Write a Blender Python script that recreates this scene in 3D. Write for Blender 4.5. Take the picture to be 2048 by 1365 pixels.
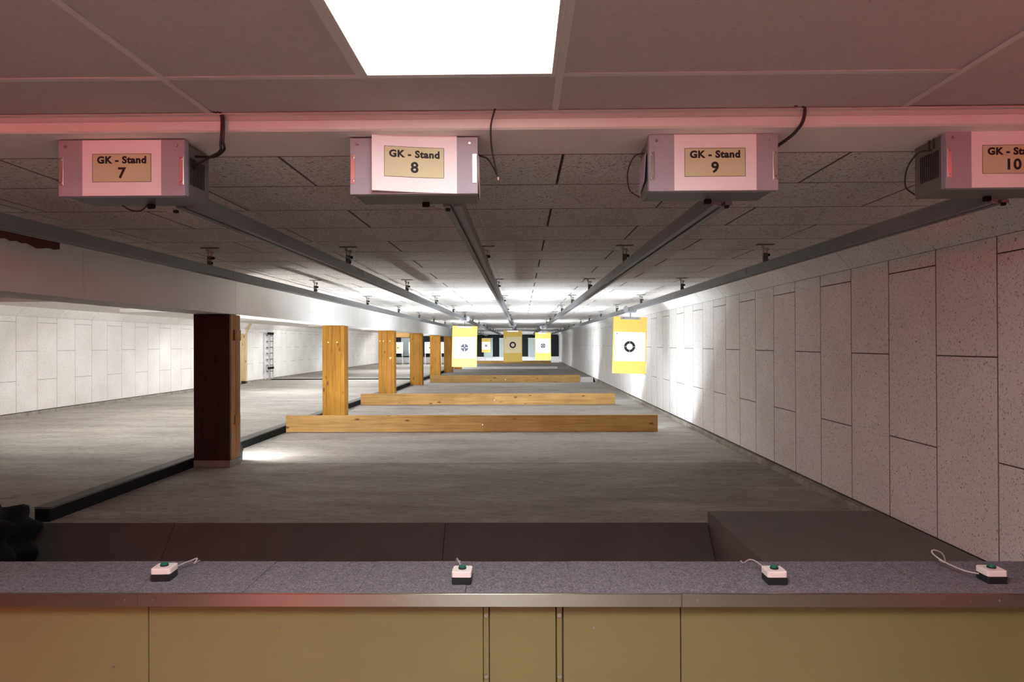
import bpy, bmesh, math, random
from mathutils import Vector, Matrix
random.seed(7)
scene = bpy.context.scene
COL = scene.collection
for o in list(bpy.data.objects):
    bpy.data.objects.remove(o)

# ------------------------------------------------------------------ camera
EYE = 1.346                                   # eye height above the range floor (floor top is z = 0)
PITCH, YAW, ROLL = math.radians(0.2006), math.radians(0.7754), math.radians(0.25)
fwd = Vector((-math.sin(YAW) * math.cos(PITCH), math.cos(YAW) * math.cos(PITCH), math.sin(PITCH)))
r0 = Vector((math.cos(YAW), math.sin(YAW), 0)); u0 = r0.cross(fwd)
rgt = r0 * math.cos(ROLL) - u0 * math.sin(ROLL)
upv = r0 * math.sin(ROLL) + u0 * math.cos(ROLL)
cam_data = bpy.data.cameras.new('camera')
cam_data.lens = 24.0; cam_data.sensor_width = 36.0; cam_data.clip_start = 0.05; cam_data.clip_end = 200
cam = bpy.data.objects.new('camera', cam_data); COL.objects.link(cam)
cam.matrix_world = Matrix(((rgt.x, upv.x, -fwd.x, 0), (rgt.y, upv.y, -fwd.y, 0), (rgt.z, upv.z, -fwd.z, EYE), (0, 0, 0, 1)))
scene.camera = cam

# ------------------------------------------------------------------ world, exposure, light levels
world = bpy.data.worlds.new('world'); scene.world = world; world.use_nodes = True
world.node_tree.nodes['Background'].inputs[0].default_value = (0, 0, 0, 1)
world.node_tree.nodes['Background'].inputs[1].default_value = 0.0
scene.view_settings.view_transform = 'Standard'
scene.view_settings.look = 'None'
scene.view_settings.exposure = 0.0
scene.view_settings.gamma = 1.0
scene.view_settings.use_curve_mapping = False
scene.cycles.max_bounces = 14
scene.cycles.diffuse_bounces = 10
scene.cycles.glossy_bounces = 4
LIGHT_PANEL = 13.5          # radiance of the ceiling light panel over the firing line
RED_LAMP = 135.0            # red signal lamp on the back wall of the booth
BAR_L = 130.0               # LED bars behind the timber barriers
FLOOD = 480.0              # floodlight behind the first pillar
TUBE = 640.0                # fluorescent tubes down the range


def Z(rel):
    return rel + EYE


# ------------------------------------------------------------------ materials
class N:
    """small node graph writer"""
    def __init__(s, name):
        s.m = bpy.data.materials.new(name); s.m.use_nodes = True
        s.t = s.m.node_tree; s.t.nodes.clear()
        s.out = s.t.nodes.new('ShaderNodeOutputMaterial')
        s.b = s.t.nodes.new('ShaderNodeBsdfPrincipled')
        s.t.links.new(s.b.outputs[0], s.out.inputs[0])

    def node(s, typ, **kw):
        n = s.t.nodes.new(typ)
        for k, v in kw.items():
            setattr(n, k, v)
        return n

    def link(s, a, b):
        s.t.links.new(a, b)

    def pos(s, scale=(1, 1, 1), local=False):
        if local:
            src = s.node('ShaderNodeTexCoord').outputs['Object']
        else:
            src = s.node('ShaderNodeNewGeometry').outputs['Position']
        mp = s.node('ShaderNodeMapping'); mp.inputs['Scale'].default_value = scale
        s.link(src, mp.inputs['Vector'])
        return mp.outputs[0]

    def noise(s, vec, scale, detail=3, rough=0.55, dist=0.0):
        n = s.node('ShaderNodeTexNoise')
        n.inputs['Scale'].default_value = scale; n.inputs['Detail'].default_value = detail
        n.inputs['Roughness'].default_value = rough; n.inputs['Distortion'].default_value = dist
        s.link(vec, n.inputs['Vector'])
        return n.outputs['Fac']

    def ramp(s, fac, stops):
        r = s.node('ShaderNodeValToRGB'); e = r.color_ramp.elements
        while len(e) < len(stops):
            e.new(0.5)
        for el, (p, c) in zip(e, stops):
            el.position = p; el.color = c if len(c) == 4 else (*c, 1)
        s.link(fac, r.inputs[0])
        return r.outputs[0]

    def mix(s, a, b, fac, blend='MIX'):
        n = s.node('ShaderNodeMix', data_type='RGBA', blend_type=blend)
        for sock, v in ((n.inputs[0], fac), (n.inputs[6], a), (n.inputs[7], b)):
            if hasattr(v, 'links') or hasattr(v, 'is_linked'):
                s.link(v, sock)
            elif isinstance(v, (int, float)):
                sock.default_value = v
            else:
                sock.default_value = v if len(v) == 4 else (*v, 1)
        return n.outputs[2]

    def math(s, op, a, b=0.0, c=None):
        n = s.node('ShaderNodeMath', operation=op)
        for i, v in enumerate((a, b) if c is None else (a, b, c)):
            if hasattr(v, 'is_linked'):
                s.link(v, n.inputs[i])
            else:
                n.inputs[i].default_value = v
        return n.outputs[0]

    def bump(s, h, strength, dist):
        n = s.node('ShaderNodeBump'); n.inputs['Strength'].default_value = strength
        n.inputs['Distance'].default_value = dist
        s.link(h, n.inputs['Height']); s.link(n.outputs[0], s.b.inputs['Normal'])

    def color(s, c):
        if hasattr(c, 'is_linked'):
            s.link(c, s.b.inputs['Base Color'])
        else:
            s.b.inputs['Base Color'].default_value = (*c[:3], 1)
        return s

    def set(s, rough=0.5, metal=0.0, spec=0.5):
        s.b.inputs['Roughness'].default_value = rough; s.b.inputs['Metallic'].default_value = metal
        s.b.inputs['Specular IOR Level'].default_value = spec
        return s


def plain(name, c, rough=0.5, metal=0.0, spec=0.5, vary=0.06, scale=9.0):
    n = N(name)
    v = n.noise(n.pos(), scale, 4)
    lo = tuple(x * (1 - vary) for x in c); hi = tuple(min(1, x * (1 + vary)) for x in c)
    n.color(n.ramp(v, [(0.3, lo), (0.7, hi)])).set(rough, metal, spec)
    return n.m


def woodwool(name, light, dark, amount=0.46):
    n = N(name); p = n.pos()
    fine = n.noise(p, 88, 2, 0.6, 0.6)
    big = n.noise(p, 1.7, 3)
    strands = n.noise(n.pos((1, 1, 1)), 240, 1, 0.5, 1.5)
    c = n.ramp(fine, [(amount - 0.13, dark), (amount, light)])
    c = n.mix(c, n.ramp(strands, [(0.35, (0.66, 0.63, 0.61)), (0.58, (1, 1, 1))]), 0.42, 'MULTIPLY')
    c = n.mix(c, n.ramp(big, [(0.3, (0.90, 0.89, 0.88)), (0.7, (1, 1, 1))]), 1.0, 'MULTIPLY')
    n.color(c).set(0.95, 0, 0.15)
    n.bump(fine, 0.5, 0.004)
    return n.m


def concrete(name, lo, mid, hi, bump=0.6, streak=(0.55, 1.6, 1)):
    n = N(name)
    a = n.noise(n.pos(streak), 1.3, 7, 0.62, 0.4)
    b = n.noise(n.pos((2.2, 9, 4)), 3.0, 6, 0.7, 1.2)
    c = n.ramp(a, [(0.28, lo), (0.5, mid), (0.74, hi)])
    c = n.mix(c, n.ramp(b, [(0.36, (0.55, 0.52, 0.50)), (0.52, (1, 1, 1))]), 0.75, 'MULTIPLY')
    n.color(c)
    r = n.ramp(b, [(0.3, (0.75,) * 3), (0.7, (0.55,) * 3)])
    n.set(0.62, 0, 0.35); n.link(r, n.b.inputs['Roughness'])
    h = n.math('ADD', n.math('MULTIPLY', b, 1.0), n.math('MULTIPLY', a, 0.6))
    n.bump(h, bump, 0.02)
    return n.m


def timber(name, base, dark, axis, knots=True, rough=0.6):
    """grain runs along axis (0 x, 2 z)"""
    n = N(name)
    sc = [14, 14, 14]; sc[axis] = 0.55
    oi = n.node('ShaderNodeObjectInfo')
    src = n.node('ShaderNodeNewGeometry').outputs['Position']
    add = n.node('ShaderNodeVectorMath', operation='MULTIPLY_ADD')
    n.link(oi.outputs['Random'], add.inputs[0]); add.inputs[1].default_value = (31, 17, 23)
    n.link(src, add.inputs[2])
    mp = n.node('ShaderNodeMapping'); mp.inputs['Scale'].default_value = sc
    n.link(add.outputs[0], mp.inputs['Vector'])
    g = n.noise(mp.outputs[0], 2.2, 5, 0.6, 0.8)
    c = n.ramp(g, [(0.32, dark), (0.5, base), (0.72, tuple(min(1, x * 1.18) for x in base))])
    broad = n.noise(add.outputs[0], 2.3, 2)
    c = n.mix(c, n.ramp(broad, [(0.3, (0.80, 0.76, 0.72)), (0.7, (1, 1, 1))]), 1.0, 'MULTIPLY')
    if knots:
        ks = [7.0, 7.0, 7.0]; ks[axis] = 2.9
        mk = n.node('ShaderNodeMapping'); mk.inputs['Scale'].default_value = ks
        n.link(add.outputs[0], mk.inputs['Vector'])
        vo = n.node('ShaderNodeTexVoronoi'); vo.inputs['Scale'].default_value = 1.0
        n.link(mk.outputs[0], vo.inputs['Vector'])
        k = n.ramp(vo.outputs['Distance'], [(0.07, (0.22, 0.12, 0.06)), (0.16, (1, 1, 1))])
        c = n.mix(c, k, 0.85, 'MULTIPLY')
    tone = n.ramp(oi.outputs['Random'], [(0.0, (0.86, 0.83, 0.80)), (1.0, (1.0, 1.0, 1.0))])
    c = n.mix(c, tone, 1.0, 'MULTIPLY')
    n.color(c).set(rough, 0, 0.3)
    n.bump(g, 0.15, 0.003)
    return n.m


def emitter(name, c, strength):
    m = bpy.data.materials.new(name); m.use_nodes = True; t = m.node_tree; t.nodes.clear()
    o = t.nodes.new('ShaderNodeOutputMaterial'); e = t.nodes.new('ShaderNodeEmission')
    e.inputs[0].default_value = (*c, 1); e.inputs[1].default_value = strength
    t.links.new(e.outputs[0], o.inputs[0])
    return m


def metal(name, c, rough, brushed=None):
    n = N(name); n.color(c).set(rough, 1.0)
    if brushed:
        h = n.noise(n.pos(brushed), 1.0, 4, 0.7)
        n.bump(h, 0.12, 0.002)
    return n.m


def target_print(name, paper, ink, kind):
    """flat print: black aiming mark on the sheet, read from the sheet's own coordinates (metres from its centre)"""
    n = N(name)
    sep = n.node('ShaderNodeSeparateXYZ'); n.link(n.node('ShaderNodeTexCoord').outputs['Object'], sep.inputs[0])
    x, y = sep.outputs['X'], sep.outputs['Z']
    r = n.math('SQRT', n.math('ADD', n.math('MULTIPLY', x, x), n.math('MULTIPLY', y, y)))
    thin = lambda v, w: n.math('LESS_THAN', n.math('ABSOLUTE', v), w)
    outer = {'ring': 0.100, 'disc': 0.094, 'aged': 0.104, 'small': 0.085, 'bull': 0.042}[kind]
    black = n.math('LESS_THAN', r, outer)
    if kind in ('ring', 'aged'):
        black = n.math('MULTIPLY', black, n.math('GREATER_THAN', r, 0.054))
    cross = 0.0
    if kind in ('ring', 'disc', 'small'):
        w = 0.0025 if kind == 'ring' else 0.006
        cr = n.math('MAXIMUM', thin(x, w), thin(y, w))
        if kind != 'ring':
            cr = n.math('MULTIPLY', cr, n.math('GREATER_THAN', r, 0.022))
        else:
            cr = n.math('MULTIPLY', cr, thin(n.math('SUBTRACT', r, 0.076), 0.014))
        black = n.math('MULTIPLY', black, n.math('SUBTRACT', 1.0, cr))
    if kind == 'aged':
        black = n.math('MAXIMUM', black, thin(n.math('SUBTRACT', r, 0.020), 0.003))
    rings = n.math('LESS_THAN', n.math('ABSOLUTE', n.math('SUBTRACT', n.math('FRACT', n.math('DIVIDE', r, 0.025)), 0.5)), 0.03)
    rings = n.math('MULTIPLY', rings, n.math('LESS_THAN', r, 0.25))
    c = n.mix(paper, tuple(v * 0.9 for v in paper), rings)
    n.color(n.mix(c, ink, black)).set(0.75, 0, 0.2)
    return n.m


M = {}
M['woodwool_wall'] = woodwool('woodwool_wall', (0.92, 0.90, 0.88), (0.30, 0.26, 0.24), 0.425)
M['woodwool_ceiling'] = woodwool('woodwool_ceiling', (0.84, 0.81, 0.78), (0.24, 0.21, 0.19), 0.455)
M['raw_edge'] = plain('raw_woodwool_edge', (0.24, 0.20, 0.17), 0.95)
M['batten'] = plain('dark_batten', (0.07, 0.055, 0.045), 0.9)
M['floor'] = concrete('range_concrete', (0.30, 0.275, 0.25), (0.43, 0.405, 0.375), (0.54, 0.515, 0.485))
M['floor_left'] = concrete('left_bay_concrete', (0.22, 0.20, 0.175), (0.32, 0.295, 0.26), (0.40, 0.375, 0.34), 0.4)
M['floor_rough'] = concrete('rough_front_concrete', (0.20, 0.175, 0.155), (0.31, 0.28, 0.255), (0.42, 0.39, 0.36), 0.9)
M['kerb_concrete'] = concrete('kerb_concrete', (0.20, 0.18, 0.15), (0.34, 0.31, 0.27), (0.45, 0.42, 0.37), 0.8, (3, 3, 3))
M['apron'] = plain('dark_coated_board', (0.075, 0.070, 0.066), 0.7, vary=0.12, scale=3)
M['platform'] = plain('dark_platform_paint', (0.14, 0.125, 0.115), 0.75, vary=0.1, scale=4)
M['black_steel'] = plain('black_steel', (0.008, 0.010, 0.011), 0.8, spec=0.15, vary=0.1)
M['steel_top'] = plain('worn_steel_top', (0.10, 0.10, 0.09), 0.6, vary=0.2, scale=4)
M['plaster'] = plain('white_plaster', (0.78, 0.74, 0.70), 0.85, vary=0.05, scale=5)
M['white_board'] = plain('white_painted_board', (0.84, 0.82, 0.80), 0.55, vary=0.03, scale=2)
n = N('mineral_tile'); p = n.pos()
c = n.ramp(n.noise(p, 170, 2), [(0.27, (0.31, 0.26, 0.25)), (0.36, (0.50, 0.455, 0.44))])
n.color(n.mix(c, n.ramp(n.noise(p, 25, 3), [(0.3, (0.93,) * 3), (0.7, (1,) * 3)]), 1, 'MULTIPLY')).set(0.95, 0, 0.1); M['tile'] = n.m
M['grid_bar'] = plain('grid_bar_white', (0.56, 0.56, 0.53), 0.4, vary=0.02)
M['timber_pillar'] = timber('pillar_timber', (0.36, 0.165, 0.012), (0.22, 0.09, 0.008), 2)
M['timber_brown'] = timber('brown_stained_timber', (0.38, 0.165, 0.020), (0.24, 0.095, 0.010), 2)
M['timber_shaded'] = timber('shaded_pillar_timber', (0.032, 0.026, 0.020), (0.020, 0.016, 0.012), 2)  # front of the nearest pillar: its backlit shade is put into the colour
M['timber_board'] = timber('barrier_timber', (0.62, 0.39, 0.135), (0.46, 0.265, 0.075), 0)
M['timber_raw'] = timber('raw_timber', (0.70, 0.56, 0.33), (0.56, 0.42, 0.22), 2)
M['sole'] = plain('grey_sole', (0.22, 0.22, 0.21), 0.7, vary=0.15)
M['peg'] = plain('pale_peg', (0.80, 0.66, 0.42), 0.6)
M['rail'] = plain('rail_grey', (0.20, 0.205, 0.215), 0.5, 0.25, vary=0.05)
M['hanger'] = plain('hanger_steel', (0.08, 0.085, 0.09), 0.5, 0.3)
M['knob'] = plain('black_knob', (0.007, 0.008, 0.009), 0.8, spec=0.15)
M['cable_wire'] = metal('wire', (0.42, 0.40, 0.38), 0.5)
M['trolley'] = plain('trolley_grey', (0.42, 0.43, 0.47), 0.4, 0.4)
M['clamp'] = metal('clamp_alu', (0.75, 0.76, 0.80), 0.35)
M['card'] = plain('yellow_card', (0.68, 0.475, 0.10), 0.8, vary=0.03, scale=3)
INK = (0.015, 0.016, 0.025)
M['sheet_ring'] = target_print('sheet_ring', (0.86, 0.80, 0.66), INK, 'ring')
M['sheet_disc'] = target_print('sheet_disc', (0.88, 0.83, 0.72), (0.07, 0.07, 0.10), 'disc')
M['sheet_aged'] = target_print('sheet_aged', (0.78, 0.66, 0.40), INK, 'aged')  # deeper cream paper than the ring and disc sheets
M['sheet_small'] = target_print('sheet_small', (0.88, 0.83, 0.72), (0.07, 0.07, 0.10), 'small')
M['sheet_cream'] = target_print('sheet_cream', (0.80, 0.68, 0.42), INK, 'bull')
M['emblem'] = plain('grey_emblem_print', (0.25, 0.25, 0.26), 0.8)
M['rubber_black'] = plain('black_rubber', (0.006, 0.008, 0.010), 0.85, vary=0.3)
M['grey_sheet'] = plain('grey_hanging_sheet', (0.42, 0.48, 0.48), 0.6, vary=0.1, scale=2)
M['box_front'] = plain('silver_front', (0.36, 0.34, 0.385), 0.6, 0.0, spec=0.3, vary=0.04)
M['box_body'] = plain('grey_housing', (0.13, 0.13, 0.125), 0.5, vary=0.05)
M['vent'] = plain('vent_black', (0.006, 0.006, 0.006), 0.8)
M['paper'] = plain('white_paper', (0.86, 0.82, 0.83), 0.7, vary=0.015, scale=4)
M['khaki_print'] = plain('khaki_print', (0.58, 0.585, 0.36), 0.7, vary=0.02)
M['ink'] = plain('print_ink', (0.012, 0.012, 0.014), 0.7)
M['bright_metal'] = metal('bright_strip', (0.82, 0.80, 0.76), 0.28)
M['screw'] = metal('screw_steel', (0.55, 0.53, 0.50), 0.3)
M['cable_black'] = plain('cable_black', (0.02, 0.02, 0.022), 0.4)
M['cable_tip'] = plain('cable_tip', (0.55, 0.38, 0.30), 0.5)
M['cable_grey'] = plain('cable_grey', (0.45, 0.42, 0.42), 0.5)
n = N('grey_felt'); p = n.pos()
f1 = n.noise(p, 150, 4, 0.7); f2 = n.noise(p, 30, 3)
c = n.ramp(f1, [(0.33, (0.085, 0.082, 0.095)), (0.5, (0.20, 0.19, 0.215)), (0.68, (0.34, 0.33, 0.36))])
n.color(n.mix(c, n.ramp(f2, [(0.3, (0.78,) * 3), (0.7, (1,) * 3)]), 1, 'MULTIPLY')).set(1.0, 0, 0.1); n.bump(f1, 0.6, 0.004); M['felt'] = n.m
n = N('brushed_steel'); n.color((0.43, 0.415, 0.36)).set(0.32, 1.0)
n.b.inputs['Anisotropic'].default_value = 0.85; n.b.inputs['Anisotropic Rotation'].default_value = 0.25
tg = n.node('ShaderNodeTangent'); tg.direction_type = 'RADIAL'; tg.axis = 'Z'; n.link(tg.outputs[0], n.b.inputs['Tangent'])
n.bump(n.noise(n.pos((3, 400, 700)), 1.0, 3), 0.05, 0.001); M['steel_edge'] = n.m
M['khaki_panel'] = plain('khaki_laminate', (0.205, 0.19, 0.075), 0.42, vary=0.04, scale=2)
M['shelf_board'] = plain('shelf_board', (0.10, 0.09, 0.08), 0.7)
M['btn_base'] = plain('button_base_black', (0.012, 0.014, 0.015), 0.45)
M['btn_lid'] = plain('button_lid_white', (0.82, 0.76, 0.73), 0.4, vary=0.02)
M['btn_green'] = plain('button_green', (0.0, 0.14, 0.085), 0.35)
M['heap'] = plain('black_tarp', (0.004, 0.005, 0.006), 0.9, spec=0.15, vary=0.3)
M['ragged'] = plain('dark_red_foam', (0.11, 0.035, 0.03), 0.95, vary=0.3, scale=30)
M['ladder'] = metal('ladder_alu', (0.80, 0.80, 0.82), 0.3)
M['booth'] = plain('booth_wall', (0.66, 0.62, 0.60), 0.8)
M['booth_side'] = plain('booth_side_wall', (0.14, 0.13, 0.12), 0.8)  # unseen walls, made dark to absorb bounce light
M['booth_floor'] = plain('booth_floor', (0.28, 0.25, 0.22), 0.6)
M['lamp_housing'] = plain('lamp_housing_white', (0.66, 0.63, 0.60), 0.6)
M['led'] = emitter('led_diffuser', (1.0, 0.985, 0.96), LIGHT_PANEL)
M['led_fill'] = emitter('led_fill', (1.0, 0.985, 0.96), LIGHT_PANEL * 3.4)  # for the added panels out of view, overdriven to fill the booth
M['bar'] = emitter('led_bar', (0.91, 1.0, 1.08), BAR_L)
M['bar_far'] = emitter('led_bar_far', (0.91, 1.0, 1.08), BAR_L * 0.6)
M['flood'] = emitter('flood_lens', (1.0, 0.985, 0.96), FLOOD)
M['tube_key'] = emitter('tube_key', (1.0, 0.98, 0.95), TUBE * 2.3)
M['tube_white'] = emitter('tube_white', (0.98, 1.0, 1.02), TUBE * 0.85)
M['tube_soft'] = emitter('tube_soft', (0.97, 1.0, 1.03), TUBE * 0.6)
M['tube_cool'] = emitter('tube_cool', (0.97, 1.0, 1.03), TUBE * 1.4)
M['tube_warm'] = emitter('tube_warm', (1.0, 0.99, 0.98), TUBE * 0.38)
M['red'] = emitter('red_lens', (1.0, 0.055, 0.09), RED_LAMP)
M['red_fill'] = emitter('red_lens_fill', (1.0, 0.055, 0.09), RED_LAMP * 0.34)  # for the added red lamp on the right booth wall
M['door'] = plain('pale_door', (0.66, 0.68, 0.60), 0.5)


# ------------------------------------------------------------------ mesh builder
class MB:
    def __init__(s):
        s.v = []; s.f = []; s.sm = []

    def add(s, verts, faces, smooth=False):
        b = len(s.v); s.v += [tuple(p) for p in verts]
        s.f += [tuple(b + i for i in f) for f in faces]; s.sm += [smooth] * len(faces)
        return s

    def box(s, x0, x1, y0, y1, z0, z1, bev=0.0, seg=1):
        if bev <= 0:
            v = [(x, y, z) for z in (z0, z1) for y in (y0, y1) for x in (x0, x1)]
            return s.add(v, [(0, 2, 3, 1), (4, 5, 7, 6), (0, 1, 5, 4), (2, 6, 7, 3), (0, 4, 6, 2), (1, 3, 7, 5)])
        bm = bmesh.new()
        bmesh.ops.create_cube(bm, size=1)
        for q in bm.verts:
            q.co = Vector(((x0 + x1) / 2 + q.co.x * (x1 - x0), (y0 + y1) / 2 + q.co.y * (y1 - y0), (z0 + z1) / 2 + q.co.z * (z1 - z0)))
        bmesh.ops.bevel(bm, geom=list(bm.edges), offset=bev, segments=seg, affect='EDGES', profile=0.5)
        s.bm(bm); bm.free()
        return s

    def bm(s, bm, smooth=False):
        bm.verts.index_update()
        s.add([q.co for q in bm.verts], [[q.index for q in f.verts] for f in bm.faces], smooth)

    def prism(s, poly, axis, a, b):
        """poly: list of 2-D points in the plane across axis, extruded from a to b"""
        def P(p, t):
            q = list(p); q.insert(axis, t); return tuple(q)
        n = len(poly)
        v = [P(p, a) for p in poly] + [P(p, b) for p in poly]
        return s.add(v, [tuple(range(n))[::-1], tuple(range(n, 2 * n))] + [(i, (i + 1) % n, n + (i + 1) % n, n + i) for i in range(n)])

    def tube(s, pts, r, n=8, cap=True, smooth=True):
        pts = [Vector(p) for p in pts]; rings = []
        up = Vector((0, 0, 1))
        prev = None
        for i, p in enumerate(pts):
            t = (pts[min(i + 1, len(pts) - 1)] - pts[max(i - 1, 0)]).normalized()
            if prev is None:
                a = t.cross(up)
                if a.length < 1e-4: a = t.cross(Vector((1, 0, 0)))
            else:
                a = prev - t * prev.dot(t)
            a.normalize(); prev = a; b = t.cross(a)
            rr = r(i / (len(pts) - 1)) if callable(r) else r
            rings.append([p + a * rr * math.cos(2 * math.pi * k / n) + b * rr * math.sin(2 * math.pi * k / n) for k in range(n)])
        v = [q for ring in rings for q in ring]; f = []
        for i in range(len(pts) - 1):
            for k in range(n):
                f.append((i * n + k, i * n + (k + 1) % n, (i + 1) * n + (k + 1) % n, (i + 1) * n + k))
        s.add(v, f, smooth)
        if cap:
            s.add(rings[0], [tuple(range(n))[::-1]]); s.add(rings[-1], [tuple(range(n))])
        return s

    def cyl(s, c, axis, r, h, n=16, r2=None):
        d = Vector((0, 0, 0)); d[axis] = h; c = Vector(c)
        rr = (lambda t: r + (r2 - r) * t) if r2 is not None else r
        return s.tube([c, c + d], rr, n)

    def xform(s, mat):
        s.v = [tuple(mat @ Vector(p)) for p in s.v]
        return s

    def mesh(s, name, mat):
        me = bpy.data.meshes.new(name); me.from_pydata(s.v, [], s.f)
        me.polygons.foreach_set('use_smooth', s.sm)
        bm = bmesh.new(); bm.from_mesh(me); bmesh.ops.recalc_face_normals(bm, faces=bm.faces); bm.to_mesh(me); bm.free()
        if mat: me.materials.append(mat)
        me.update()
        return me

    def build(s, name, mat, parent=None, loc=(0, 0, 0), label=None):
        return link(name, s.mesh(name, mat), parent, loc, label)


def link(name, me, parent=None, loc=(0, 0, 0), label=None):
    o = bpy.data.objects.new(name, me); COL.objects.link(o)
    o.location = loc
    if parent: o.parent = parent
    if label: o['label'] = label
    return o


def tag(o, label, cat, group=None, kind=None):
    o['label'] = label; o['category'] = cat
    if group: o['group'] = group
    if kind: o['kind'] = kind
    return o


def thing(name, label, cat, loc=(0, 0, 0), rotz=0.0, group=None):
    o = bpy.data.objects.new(name, None); COL.objects.link(o)
    o.empty_display_size = 0.05
    o.location = loc; o.rotation_euler = (0, 0, rotz)
    return tag(o, label, cat, group)


def copy_tree(o, parent=None):
    c = o.copy(); COL.objects.link(c)
    if parent: c.parent = parent
    for ch in list(o.children):
        copy_tree(ch, c)
    return c


def box(name, mat, parent, x0, x1, y0, y1, z0, z1, bev=0.0, label=None):
    return MB().box(x0, x1, y0, y1, z0, z1, bev).build(name, mat, parent, label=label)


def structure(name, mb, mat, label, cat):
    o = mb.build(name, mat); o['kind'] = 'structure'; o['label'] = label; o['category'] = cat
    return o


def smooth_path(pts, k=6):
    """Catmull-Rom through the points"""
    p = [Vector(q) for q in pts]; p = [2 * p[0] - p[1]] + p + [2 * p[-1] - p[-2]]
    out = []
    for i in range(1, len(p) - 2):
        for j in range(k):
            t = j / k
            out.append(0.5 * ((2 * p[i]) + (p[i + 1] - p[i - 1]) * t + (2 * p[i - 1] - 5 * p[i] + 4 * p[i + 1] - p[i + 2]) * t * t
                              + (3 * p[i] - p[i - 1] - 3 * p[i + 1] + p[i + 2]) * t ** 3))
    out.append(p[-2])
    return out


_panels = {}


def panel(name, parent, mat, x0, x1, y0, y1, z0, z1):
    """one flat panel; equal sizes share their mesh"""
    key = (mat.name, round(x1 - x0, 3), round(y1 - y0, 3), round(z1 - z0, 3))
    if key not in _panels:
        me = MB().box(-key[1] / 2, key[1] / 2, -key[2] / 2, key[2] / 2, -key[3] / 2, key[3] / 2, 0.003 if mat is M['woodwool_ceiling'] else 0.0022 if x0 > 0 else 0.001).mesh(name, mat)
        me.materials.append(M['raw_edge'] if mat is not M['tile'] else mat)      # the cut edges are unpainted
        ax = min((0, 1, 2), key=lambda q: key[q + 1])
        for pl in me.polygons:
            if abs(pl.normal[ax]) < 0.9: pl.material_index = 1
        _panels[key] = me
    return link(name, _panels[key], parent, ((x0 + x1) / 2, (y0 + y1) / 2, (z0 + z1) / 2))


# ------------------------------------------------------------------ large structure
W = 2.676            # right wall face
XL = -9.50           # left wall face
CEIL = Z(0.785)      # range ceiling
ROOM = Z(0.85)       # booth ceiling
END = 47.9
GAP = 0.008
HG = 0.002
PIT = -0.36

# floor of the range: concrete bays with open joints
fl = structure('floor', MB().box(XL - 0.1, W + 0.1, 5.14, END + 0.3, -0.30, -0.012), M['batten'], 'grey trowelled concrete floor of the shooting range', 'floor')
for a, b in ((5.13, 7.70), (7.70, 12.6), (12.6, 17.5), (17.5, 26.0), (26.0, 36.0), (36.0, END + 0.2)):
    for xa, xb in ((XL, -3.64), (-3.64, W + 0.05)):
        if a < 6: bb = MB().box(xa + 0.002, xb - 0.002, a, b - 0.007, -0.3, 0)
        else: bb = MB().box(xa + 0.002, xb - 0.002, a, b - 0.007, -0.2, 0)
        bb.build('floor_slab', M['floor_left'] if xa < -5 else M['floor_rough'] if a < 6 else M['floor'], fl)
# booth floor and pit
structure('floor', MB().box(XL, W + 0.1, -1.5, 5.14, PIT - 0.1, PIT), M['booth_floor'], 'floor of the booth and the pit below the counter', 'floor')
# sloped apron down into the pit
ap = MB().prism([(5.128, -0.004), (4.80, PIT), (4.85, PIT), (5.128, -0.06)], 0, -3.64, 1.385)
apron = structure('trim', ap, M['black_steel'], 'dark sloped apron at the front edge of the range floor', 'apron')
apron.name = 'trim_1'
for xa, xb in ((-3.64, -2.62), (-2.62, -0.575), (-0.575, 1.385)):
    MB().prism([(5.126, 0.0), (4.78, PIT), (4.80, PIT), (5.128, -0.02)], 0, xa + 0.002, xb - 0.003).build('apron_board', M['apron'], apron)

# right wall
wr = structure('wall_right', MB().box(W + 0.014, W + 0.2, 2.83, END + 0.3, PIT, CEIL + 0.1), M['batten'], 'right wall clad in pale wood wool panels with a chamfered top', 'wall')
KR = Z(0.593); PB = 0.075
S_ = 0.5665
cols = []
d = 3.873
k = 0
while d > 2.9: d -= S_; k -= 1
far = MB()
odd0 = k
while d < END:
    y0, y1 = max(d, 2.84), min(d + S_, END)
    odd = (k % 2 == 0)                      # the bay starting at 3.873 has its joint in the middle
    js = [PB, Z(-0.09), KR] if odd else [PB, Z(-0.683), Z(0.492), KR]
    for a, b in zip(js, js[1:]):
        if a == PB and y1 < 5.2: a = PIT + 0.02 if False else PB
        if d < 20:
            panel('wall_panel', wr, M['woodwool_wall'], W, W + 0.014, y0 + 0.003, y1 - 0.003, a + HG, b - (0.001 if b == KR else HG))
        else:
            far.box(W, W + 0.014, y0 + GAP / 2, y1 - GAP / 2, a + GAP / 2, b - (0.001 if b == KR else GAP / 2))
    d += S_; k += 1
cham = [(W, KR), (W - 0.171, CEIL - 0.001), (W - 0.158, CEIL + 0.012), (W + 0.013, KR + 0.012)]
cme = {}


def chamfer(parent, poly, y0, y1, joined=None):
    if joined is not None:
        joined.prism(poly, 1, y0, y1); return
    key = (poly[0][0] > 0, round(y1 - y0, 3))
    if key not in cme:
        cme[key] = MB().prism(poly, 1, 0, y1 - y0).mesh('chamfer_panel', M['woodwool_wall'])
    link('chamfer_panel', cme[key], parent, (0, y0, 0))


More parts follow.
